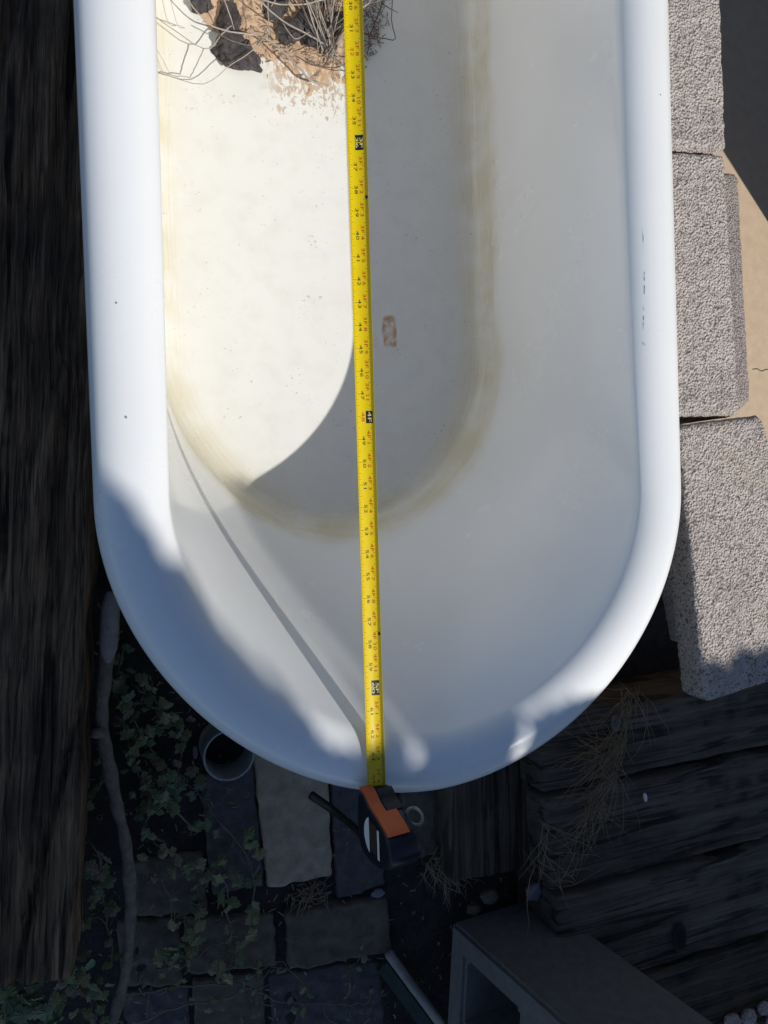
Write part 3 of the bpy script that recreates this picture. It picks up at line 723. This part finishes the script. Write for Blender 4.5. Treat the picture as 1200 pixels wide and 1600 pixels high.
def on_prof(i0, i1, x0, x1, th_, name, m):
    mb = MB(); idx = list(range(i0, i1 + 1)); 
    ctr = pcen
    for x in (x0, (x0 + x1) / 2, x1):
        for i in idx:
            p = pf[i % NP]; q = ctr + (p - ctr) * (1 + th_); mb.v.append((x, -q.x, q.y))
    nI = len(idx)
    for j in range(2):
        for a in range(nI - 1): mb.f.append((j * nI + a, j * nI + a + 1, (j + 1) * nI + a + 1, (j + 1) * nI + a))
    b0 = len(mb.v)
    for x in (x0, x1):
        for i in idx: p = pf[i % NP]; q = ctr + (p - ctr) * .9; mb.v.append((x, -q.x, q.y))
    for a in range(nI - 1): mb.f.append((a, b0 + a, b0 + a + 1, a + 1)); mb.f.append((2 * nI + a, 2 * nI + a + 1, b0 + nI + a + 1, b0 + nI + a))
    mb.f.append((0, nI, 2 * nI, b0 + nI, b0)); mb.f.append((nI - 1, b0 + nI - 1, b0 + 2 * nI - 1, 3 * nI - 1, 2 * nI - 1))
    return add(name, mb.me(name), m, cs)
on_prof(2, 11, -.0165, -.003, .06, 'front_guard', m_orange)
on_prof(11, 16, -.0165, .0085, .075, 'lock_button', m_orange)
on_prof(5, 11, -.001, .0175, .05, 'nose_pad', m_rub)
# round label on the left face: white segment, brown middle, white bar
lx = -CW / 2 - .0006; c0 = Vector((lx, -.036, .034))
def seg(mb, fn, n_=14):
    v = [c0 + Vector((0, y_, z_)) for y_, z_ in fn]; mb.put(v, [tuple(range(len(v)))])
def arc(a0, a1, r, n_=12): return [(r * math.cos(a0 + (a1 - a0) * i / n_), r * math.sin(a0 + (a1 - a0) * i / n_)) for i in range(n_ + 1)]
l1 = MB(); seg(l1, arc(math.radians(205), math.radians(335), .021)); add('label_segment', l1.me('l1'), m_white, cs)
l2 = MB(); l2.put([c0 + Vector((0, y_, z_)) for y_, z_ in ((-.0155, -.0075), (.0155, -.0075), (.0155, .0075), (-.0155, .0075))], [(0, 1, 2, 3)]); add('label_panel', l2.me('l2'), m_brownlab, cs)
l3 = MB(); l3.put([c0 + Vector((0, y_, z_)) for y_, z_ in ((-.019, .009), (.012, .009), (.012, .0135), (-.019, .0135))], [(0, 1, 2, 3)]); add('label_bar', l3.me('l3'), m_white, cs)
# belt clip on the far side
clp = MB().tube([Vector((.0185, -.018 + .009 * math.cos(t), .048 + .008 * math.sin(t))) + Vector((.005 * (1 + math.sin(t)), 0, 0)) for t in [i * 2 * math.pi / 20 for i in range(21)]], .0018, 6)
add('belt_clip', clp.me('clip'), m_steel, cs, smooth=True)
# wrist strap
sp = smooth_path([cb + Vector((-.012, -.058, .004)), at(592, 1340, -.06), at(556, 1296, -.12), at(520, 1266, -.17), at(486, 1242, -.20)], 8)
st_ = MB().tube(sp, [.0035 + .0022 * i / (len(sp) - 1) for i in range(len(sp))], 8); add('wrist_strap', st_.me('strap'), m_black, tm, smooth=True)

# ------------------------------------------------------------------ plastic pipe, pole with rail, stick
pc = at(358, 1180, -.395); pr = (at(398, 1180, -.395) - pc).length
pp = MB(); nseg = 36
prf = [(pr, -.07), (pr, 0), (pr * .985, .0015), (pr * .925, .0015), (pr * .91, 0), (pr * .91, -.07)]
for r_, z_ in prf: pp.v += [(r_ * math.cos(i * 2 * math.pi / nseg), r_ * math.sin(i * 2 * math.pi / nseg), z_ + .0012 * noise.noise(Vector((i * .5, 1, 0)))) for i in range(nseg)]
for j in range(len(prf) - 1):
    for i in range(nseg): pp.f.append((j * nseg + i, j * nseg + (i + 1) % nseg, (j + 1) * nseg + (i + 1) % nseg, (j + 1) * nseg + i))
add('plastic_pipe', pp.me('pipe'), m_pvc, label='open end of a white plastic pipe standing under the tub rim', cat='pipe', loc=tuple(pc), smooth=True)
a, b = at(606, 1488, -.425), at(720, 1642, -.425)
po = MB().tube([a, a + (b - a) * .02, b], [.007, .0085, .0085], 14); pole = add('metal_pole', po.me('pole'), m_steel, label='thin pale metal pole with green rail lying by the hollow block', cat='pole', smooth=True)
d_ = (b - a).normalized(); sd = Vector((-d_.y, d_.x, 0)); sd = sd if sd.x < 0 else -sd
rl = MB(); q0 = a + d_ * .012 + sd * .011; q1 = b + sd * .011; z0 = Vector((0, 0, -.008)); z1 = Vector((0, 0, .002))
rl.put([q0 + z0, q0 + sd * .020 + z0, q1 + sd * .020 + z0, q1 + z0, q0 + z1, q0 + sd * .020 + z1, q1 + sd * .020 + z1, q1 + z1], [(3, 2, 1, 0), (4, 5, 6, 7), (0, 1, 5, 4), (1, 2, 6, 5), (2, 3, 7, 6), (3, 0, 4, 7)])
add('rail', rl.me('rail'), m_rail, pole)
SK = [(168, 1010, -.26), (163, 1060, -.265), (159, 1110, -.27), (163, 1160, -.28), (172, 1205, -.29), (183, 1260, -.30), (195, 1310, -.31), (202, 1370, -.315), (204, 1440, -.32), (198, 1510, -.325), (184, 1570, -.33), (168, 1625, -.33)]
kp_ = smooth_path([at(*q) for q in SK], 5)
sk = MB().tube(kp_, [.0092 + .0009 * math.sin(i * 1.3) - .0022 * i / len(kp_) + .0008 * math.sin(i * .4) for i in range(len(kp_))], 12)
stick = add('stick', sk.me('stick'), m_stick, label='long crooked grey stick lying over the vine by the tub', cat='stick', smooth=True)
tipp = smooth_path([at(174, 925, -.245), at(172, 960, -.247), at(170, 1000, -.25), at(168, 1034, -.256)], 4)
tip = MB().tube(tipp, [.006, .009, .0105, .0115, .012, .012, .0122, .0122, .0122, .0115, .0105, .008, .004][:len(tipp)], 10); add('split_end', tip.me('tip'), m_stickend, stick, smooth=True)
kb = MB().tube([at(160, 1142, -.272), at(150, 1146, -.265), at(143, 1146, -.26)], [.008, .007, .005], 8); add('knob', kb.me('knob'), m_stick, stick, smooth=True)

# ------------------------------------------------------------------ vines
def leaf_mesh(seed):
    rr = random.Random(seed); out = []; n_ = 26
    for i in range(n_ + 1):
        t = -2.6 + 5.2 * i / n_; lobes = .84 + .10 * math.cos(t * 3.4) + .085 * math.cos(t * 9.5 + rr.random())
        r_ = lobes * (1 - .10 * abs(t)) ; out.append((r_ * math.sin(t) * .62, r_ * math.cos(t) * .7 + .25))
    v = [(0, .12, .05)] + [(x, y, -.55 * x * x - .28 * (y - .2) ** 2 + .09 * rr.uniform(-1, 1)) for x, y in out] + [(0, -.35, 0)]
    f = [(0, i + 1, i) for i in range(1, n_ + 1)] + [(0, 1, n_ + 2), (0, n_ + 2, n_ + 1)]
    return pm('leaf', v, f)
LM = []
for mi, m in enumerate(m_leafs):
    for q in range(3): me = leaf_mesh(mi * 5 + q); me.materials.append(m); LM.append((mi, me))
rv = random.Random(12)
def vine(label, paths, nleaf, zr, size=(.011, .022), mixw=(5, 4, 2, 3)):
    P0_ = at(paths[0][0][0], paths[0][0][1], zr[0])
    root = add('vine', None, label=label, cat='vine', group='vines creeping over the ground below the tub', loc=tuple(P0_))
    nodes = []
    for pth in paths:
        pts = smooth_path([at(x, y, rv.uniform(*zr)) - P0_ for x, y in pth], 5)
        pts = [p + Vector((rv.gauss(0, .0015), rv.gauss(0, .0015), rv.gauss(0, .002))) for p in pts]
        add('stem', MB().tube(pts, [.0016 - .0008 * i / len(pts) for i in range(len(pts))], 5).me('stem'), m_stem, root, smooth=True)
        nodes += pts
        for q in range(max(1, len(pts) // 6)):
            b_ = rv.choice(pts); ang = rv.uniform(0, 6.28); ln = rv.uniform(.015, .045)
            e_ = [b_, b_ + Vector((math.cos(ang), math.sin(ang), .3)) * ln * .5, b_ + Vector((math.cos(ang + .5), math.sin(ang + .5), .35)) * ln]
            add('stem', MB().tube(smooth_path(e_, 3), .0007, 4).me('stem'), m_stem, root, smooth=True); nodes += [e_[-1], e_[1]]
    for i in range(nleaf):
        b_ = rv.choice(nodes); mi = rv.choices(range(4), mixw)[0]
        me = rv.choice([m for k_, m in LM if k_ == mi])
        o = bpy.data.objects.new('leaf', me); COL.objects.link(o); o.parent = root
        o.location = b_ + Vector((rv.gauss(0, .008), rv.gauss(0, .008), rv.uniform(.0, .014)))
        s_ = rv.uniform(*size); o.scale = (s_, s_, s_); o.rotation_euler = (rv.gauss(0, .6), rv.gauss(0, .6), rv.uniform(0, 6.28))
vine('leafy vine between the stick and the tub rim, above the pipe', [[(196, 1010), (180, 1080), (210, 1130), (240, 1190), (236, 1260)], [(210, 1180), (260, 1120), (285, 1150), (275, 1230)], [(300, 1290), (250, 1250), (215, 1210), (190, 1130)], [(220, 1300), (260, 1240), (300, 1230), (340, 1280)], [(205, 1070), (240, 1090), (262, 1130)]], 130, (-.44, -.37))
vine('olive vine over the dark pavers left of the bricks', [[(340, 1280), (385, 1340), (398, 1420), (372, 1500), (340, 1530)], [(300, 1350), (310, 1420), (290, 1480), (255, 1500)], [(345, 1340), (355, 1400), (362, 1470), (360, 1510)], [(230, 1300), (280, 1340), (310, 1360), (350, 1350)], [(240, 1340), (262, 1400), (275, 1450)]], 105, (-.435, -.39), mixw=(3, 6, 2, 2))
vine('green vine at the foot of the thick dark timber', [[(20, 1390), (70, 1330), (110, 1300), (150, 1330), (160, 1400)], [(45, 1480), (95, 1420), (120, 1370), (90, 1310), (50, 1270)], [(30, 1580), (80, 1520), (140, 1560), (150, 1610)], [(140, 1230), (120, 1190), (60, 1250), (40, 1300)], [(100, 1400), (110, 1480), (125, 1520), (170, 1560)], [(150, 1350), (165, 1430), (175, 1500)]], 170, (-.37, -.27), (.010, .021), (6, 3, 2, 4))
vine('vine creeping along the bottom of the picture towards the pole', [[(200, 1555), (300, 1540), (380, 1540), (440, 1565), (520, 1568), (580, 1565), (606, 1552)], [(215, 1600), (290, 1570), (360, 1560), (400, 1520), (450, 1515), (490, 1560)], [(540, 1562), (548, 1530), (540, 1505)], [(400, 1500), (405, 1540), (398, 1570)], [(230, 1590), (240, 1530), (300, 1500), (340, 1470)]], 60, (-.43, -.40), (.007, .013), (4, 4, 3, 3))
vine('dense green vine in the lower left corner', [[(-10, 1440), (25, 1500), (20, 1570), (50, 1620)], [(5, 1540), (50, 1560), (90, 1590)], [(0, 1600), (20, 1540), (10, 1480)]], 90, (-.34, -.26), (.013, .023), (8, 2, 1, 5))

# ------------------------------------------------------------------ dry grass, litter
def tuft(label, spots, n_, ln, z, name='dry_grass'):
    mb = MB()
    for i in range(n_):
        x, y, dirx, diry, spread = rv.choice(spots)
        p = at(x + rv.gauss(0, 10), y + rv.gauss(0, 8), z); a_ = math.atan2(-diry, dirx) + rv.gauss(0, spread); l_ = rv.uniform(*ln)
        pts = [p]; up = rv.uniform(.1, .6)
        for k_ in range(5):
            a_ += rv.gauss(0, .22); up -= .12
            pts.append(pts[-1] + Vector((math.cos(a_), math.sin(a_), up)) * l_ / 5)
        for q in pts: q.z = max(q.z, z + .001)
        mb.tube(pts, [.0007, .0007, .0006, .0005, .0004, .0002], 3, False)
    return add(name, mb.me('tuft'), m_straw, label=label, cat='dry grass', group='tufts of dry grass on the ground')
tuft('straw-coloured grass tuft beside the tape measure case', [(690, 1350, 1, .2, .9), (680, 1345, .3, 1, 1.2), (700, 1360, 1, .6, 1.)], 130, (.02, .06), -.42)
tuft('large dry grass tuft on the timbers below the rounded tub end', [(985, 1085, -.5, 1, .5), (965, 1150, -1, .8, .6), (960, 1210, -1, .5, .7), (940, 1180, -1, .3, .6), (930, 1250, -.4, 1, .7)], 170, (.04, .13), -.285)
tuft('short dry grass in the joint between the pavers', [(480, 1398, 1, 0, 1.5), (500, 1392, -1, 0, 1.5), (465, 1402, 0, 1, 1.)], 70, (.015, .035), -.445)
tuft('wisps of dry grass on the timber above the hollow block', [(850, 1330, 1, .3, .9), (880, 1380, .2, -1, .9), (860, 1290, .6, .4, 1.2)], 26, (.05, .12), -.29)
lit = MB()
for i in range(800):
    x, y = U(150, 860), U(930, 1600)
    p = at(x, y, GZ + .002); a_ = U(0, 6.28); l_ = U(.0015, .007); wd = U(.0004, .0016)
    d1 = Vector((math.cos(a_), math.sin(a_), U(-.2, .3))) * l_; d2 = Vector((-math.sin(a_), math.cos(a_), U(-.2, .2))) * wd
    lit.put([p - d1 - d2, p + d1 - d2 * .6, p + d1 * 1.1 + d2, p - d1 * .8 + d2 + Vector((0, 0, .002))], [(0, 1, 2, 3)])
add('leaf_litter', lit.me('litter'), m_straw, kind='stuff', label='crumbs of dry leaves and straw over the shaded ground', cat='leaf litter')
def chip(px, z, r, label, m, sq=(1, 1, .5), seed=1, cat='stone chip', name='stone_chip', rot=0):
    bm = bmesh.new(); bmesh.ops.create_icosphere(bm, subdivisions=2, radius=1)
    for v in bm.verts:
        p = v.co * (1 + .25 * noise.noise(v.co * 1.7 + Vector((seed, 0, 0)))); v.co = Vector((p.x * sq[0], p.y * sq[1], p.z * sq[2])) * r
    me = bpy.data.meshes.new('chip'); bm.to_mesh(me); bm.free(); p = at(*px, z)
    o = add(name, me, m, label=label, cat=cat, loc=(p.x, p.y, z + r * sq[2] * .6)); o.rotation_euler = (0, 0, rot)
chip((1007, 1245), -.298, .008, 'tiny pale chip lying alone on the grey timber', m_white, (.45, 1.1, .4), 2, rot=.2)
chip((832, 1390), -.365, .017, 'pale bluish stone corner behind the hollow block', m_scrap, (1., .9, .6), 5, rot=.5)
chip((762, 1398), -.40, .016, 'brown pebble behind the hollow block', m_pavd, (1.1, .8, .7), 8)
chip((738, 1418), -.42, .013, 'small brown pebble left of the hollow block', m_pavd, (1, .8, .7), 11)
chip((590, 1395), GZ + .004, .010, 'pale crumb on the corner of the slate-blue paver', m_scrap, (1.3, .8, .3), 14)
chip((960, 1130), -.292, .011, 'pale grey chip caught in the dry grass', m_scrap, (.9, 1.3, .4), 17)
chip((305, 1175), GZ, .008, 'small pale flake left of the plastic pipe', m_scrap, (.5, 1.4, .3), 20)
for i, (x, y) in enumerate(((1140, 1592), (1165, 1585), (1190, 1572), (1175, 1604), (1204, 1590), (1150, 1612))):
    chip((x, y), -.325, U(.012, .018), ('first pale rubble stone from the left in the lower right corner', 'small pale rubble stone in the lower right corner beside the first', 'pale rubble stone on the right border, uppermost of those in the corner', 'pale rubble stone lying lowest in the corner, second from the right', 'pale rubble stone cut by the right border of the picture', 'pale rubble stone lying lowest in the corner, furthest left')[i], m_blk, (1.1, .9, .7), 30 + i, 'stone', 'rubble_stone')
    SC.collection.objects[-1]['group'] = 'rubble stones in the lower right corner'

# ------------------------------------------------------------------ unseen shade casters added outside the frame
d2_ = Vector((-SUN.x, -SUN.y, 0)).normalized(); e2_ = Vector((-d2_.y, d2_.x, 0)); e2_ = e2_ if e2_.x > 0 else -e2_
TE = 1 / math.hypot(SUN.x, SUN.y)
BND = [(-140, 560, 0), (40, 660, 0), (110, 705, -.01), (150, 738, -.008), (190, 765, 0), (225, 810, 0), (250, 862, -.01), (276, 866, -.03), (300, 905, -.03), (330, 955, -.03), (370, 1002, -.03), (430, 1060, -.03), (470, 1110, -.02), (500, 1150, -.015),
       (522, 1156, -.01), (548, 1142, -.02), (590, 1095, -.035), (604, 1095, -.035), (612, 1145, -.02), (642, 1188, -.004), (656, 1186, -.004), (640, 1130, -.02), (634, 1085, -.035), (700, 1065, -.04), (762, 1060, -.04), (800, 1190, -.003), (824, 1190, -.003), (806, 1110, -.018), (826, 1096, -.015), (850, 1092, -.010), (925, 1090, 0), (1000, 1066, -.06), (1098, 1030, -.065), (1128, 1042, -.065), (1142, 1042, -.065), (1152, 1018, -.065), (1230, 1012, -.065), (1500, 1030, -.065)]
BS = []
for x, y, z in BND:
    p = at(x, y, z) - SUN * z; BS.append((p.dot(e2_), p.dot(d2_)))
lowS = -2.0
pg = BS + [(BS[-1][0] + .2, lowS), (BS[0][0] - .8, lowS), (BS[0][0] - .9, BS[0][1])]
def inpoly(a, s_):
    r_ = False
    for i in range(len(pg)):
        (a0, s0), (a1, s1) = pg[i - 1], pg[i]
        if (s0 > s_) != (s1 > s_) and a < (a1 - a0) * (s_ - s0) / (s1 - s0) + a0: r_ = not r_
    return r_
def edist(a, s_):
    m_ = 9
    for i in range(1, len(BS)):
        (a0, s0), (a1, s1) = BS[i - 1], BS[i]; L2 = (a1 - a0) ** 2 + (s1 - s0) ** 2
        t = max(0, min(1, ((a - a0) * (a1 - a0) + (s_ - s0) * (s1 - s0)) / max(L2, 1e-9))); m_ = min(m_, math.hypot(a - a0 - (a1 - a0) * t, s_ - s0 - (s1 - s0) * t))
    return m_
rh = random.Random(99); hm = MB(); amin = min(p[0] for p in pg); amax = max(p[0] for p in pg); smax = max(p[1] for p in pg)
cnt = 0
def hleaf(a, s_, r_):
    k_ = max(.05, (s_ + 2.15) * TE) + rh.uniform(-.16, .16)
    c = e2_ * a + d2_ * s_ + SUN * k_
    if c.z < GZ + .02: return
    nn = (SUN.normalized() + Vector((rh.gauss(0, .35), rh.gauss(0, .35), rh.gauss(0, .35)))).normalized()
    a1 = nn.orthogonal().normalized(); a2 = nn.cross(a1); t = rh.uniform(0, 6.28); b1 = a1 * math.cos(t) + a2 * math.sin(t); b2 = nn.cross(b1)
    hm.put([c + b1 * r_ * 1.25, c + b2 * r_ * .8, c - b1 * r_ * 1.25, c - b2 * r_ * .8], [(0, 1, 2, 3)])
for i in range(30000):
    a, s_ = rh.uniform(amin, amax), rh.uniform(lowS, smax)
    if not inpoly(a, s_): continue
    e_ = edist(a, s_); r_ = min(.045, e_ * .8)
    if r_ < .006: continue
    hleaf(a, s_, r_)
for i in range(1, len(BS)):                            # small leaves along the outline
    (a0, s0), (a1, s1) = BS[i - 1], BS[i]; L2 = math.hypot(a1 - a0, s1 - s0)
    for j in range(int(L2 * 1500)):
        t = rh.random(); a = a0 + (a1 - a0) * t + rh.gauss(0, .02); s_ = s0 + (s1 - s0) * t + rh.gauss(0, .02)
        if inpoly(a, s_) and edist(a, s_) > .005: hleaf(a, s_, rh.uniform(.007, .013))
hc = e2_ * (amin + .8) + d2_ * (-2.15)
hb_ = add('caster_shrub', None, label='tall leafy shrub added out of frame, shaped to shade the near end of the tub', cat='shrub')  # added shade caster; its leaf outline follows the wanted shadow edge
add('caster_foliage', hm.me('caster_foliage'), m_caster_leaf, hb_)
tr = MB()
for i in range(7):
    b_ = e2_ * (amin + (amax - amin) * (i + .5) / 7) + d2_ * (-2.15)
    tr.tube([Vector((b_.x, b_.y, GZ - .05)), Vector((b_.x + U(-.05, .05), b_.y, GZ + .5)), Vector((b_.x + U(-.1, .1), b_.y, GZ + .75))], [.035, .025, .012], 8)
add('caster_trunks', tr.me('caster_trunks'), m_caster_bark, hb_)
# house corner on the right, unseen, added so its edge throws slanting shade on the slab
ea, eb = at(1135, 228, GZ), at(1200, 352, GZ)
hx = eb + Vector((SUN.x, SUN.y, 0)) * .30
hw = MB().box((hx.x, hx.y, GZ - .1), (hx.x + 3., hx.y + 4.5, 2.2)); add('caster_wall', hw.me('caster'), m_stucco, label='plain tan stucco house wall added out of frame to shade the slab', cat='wall')
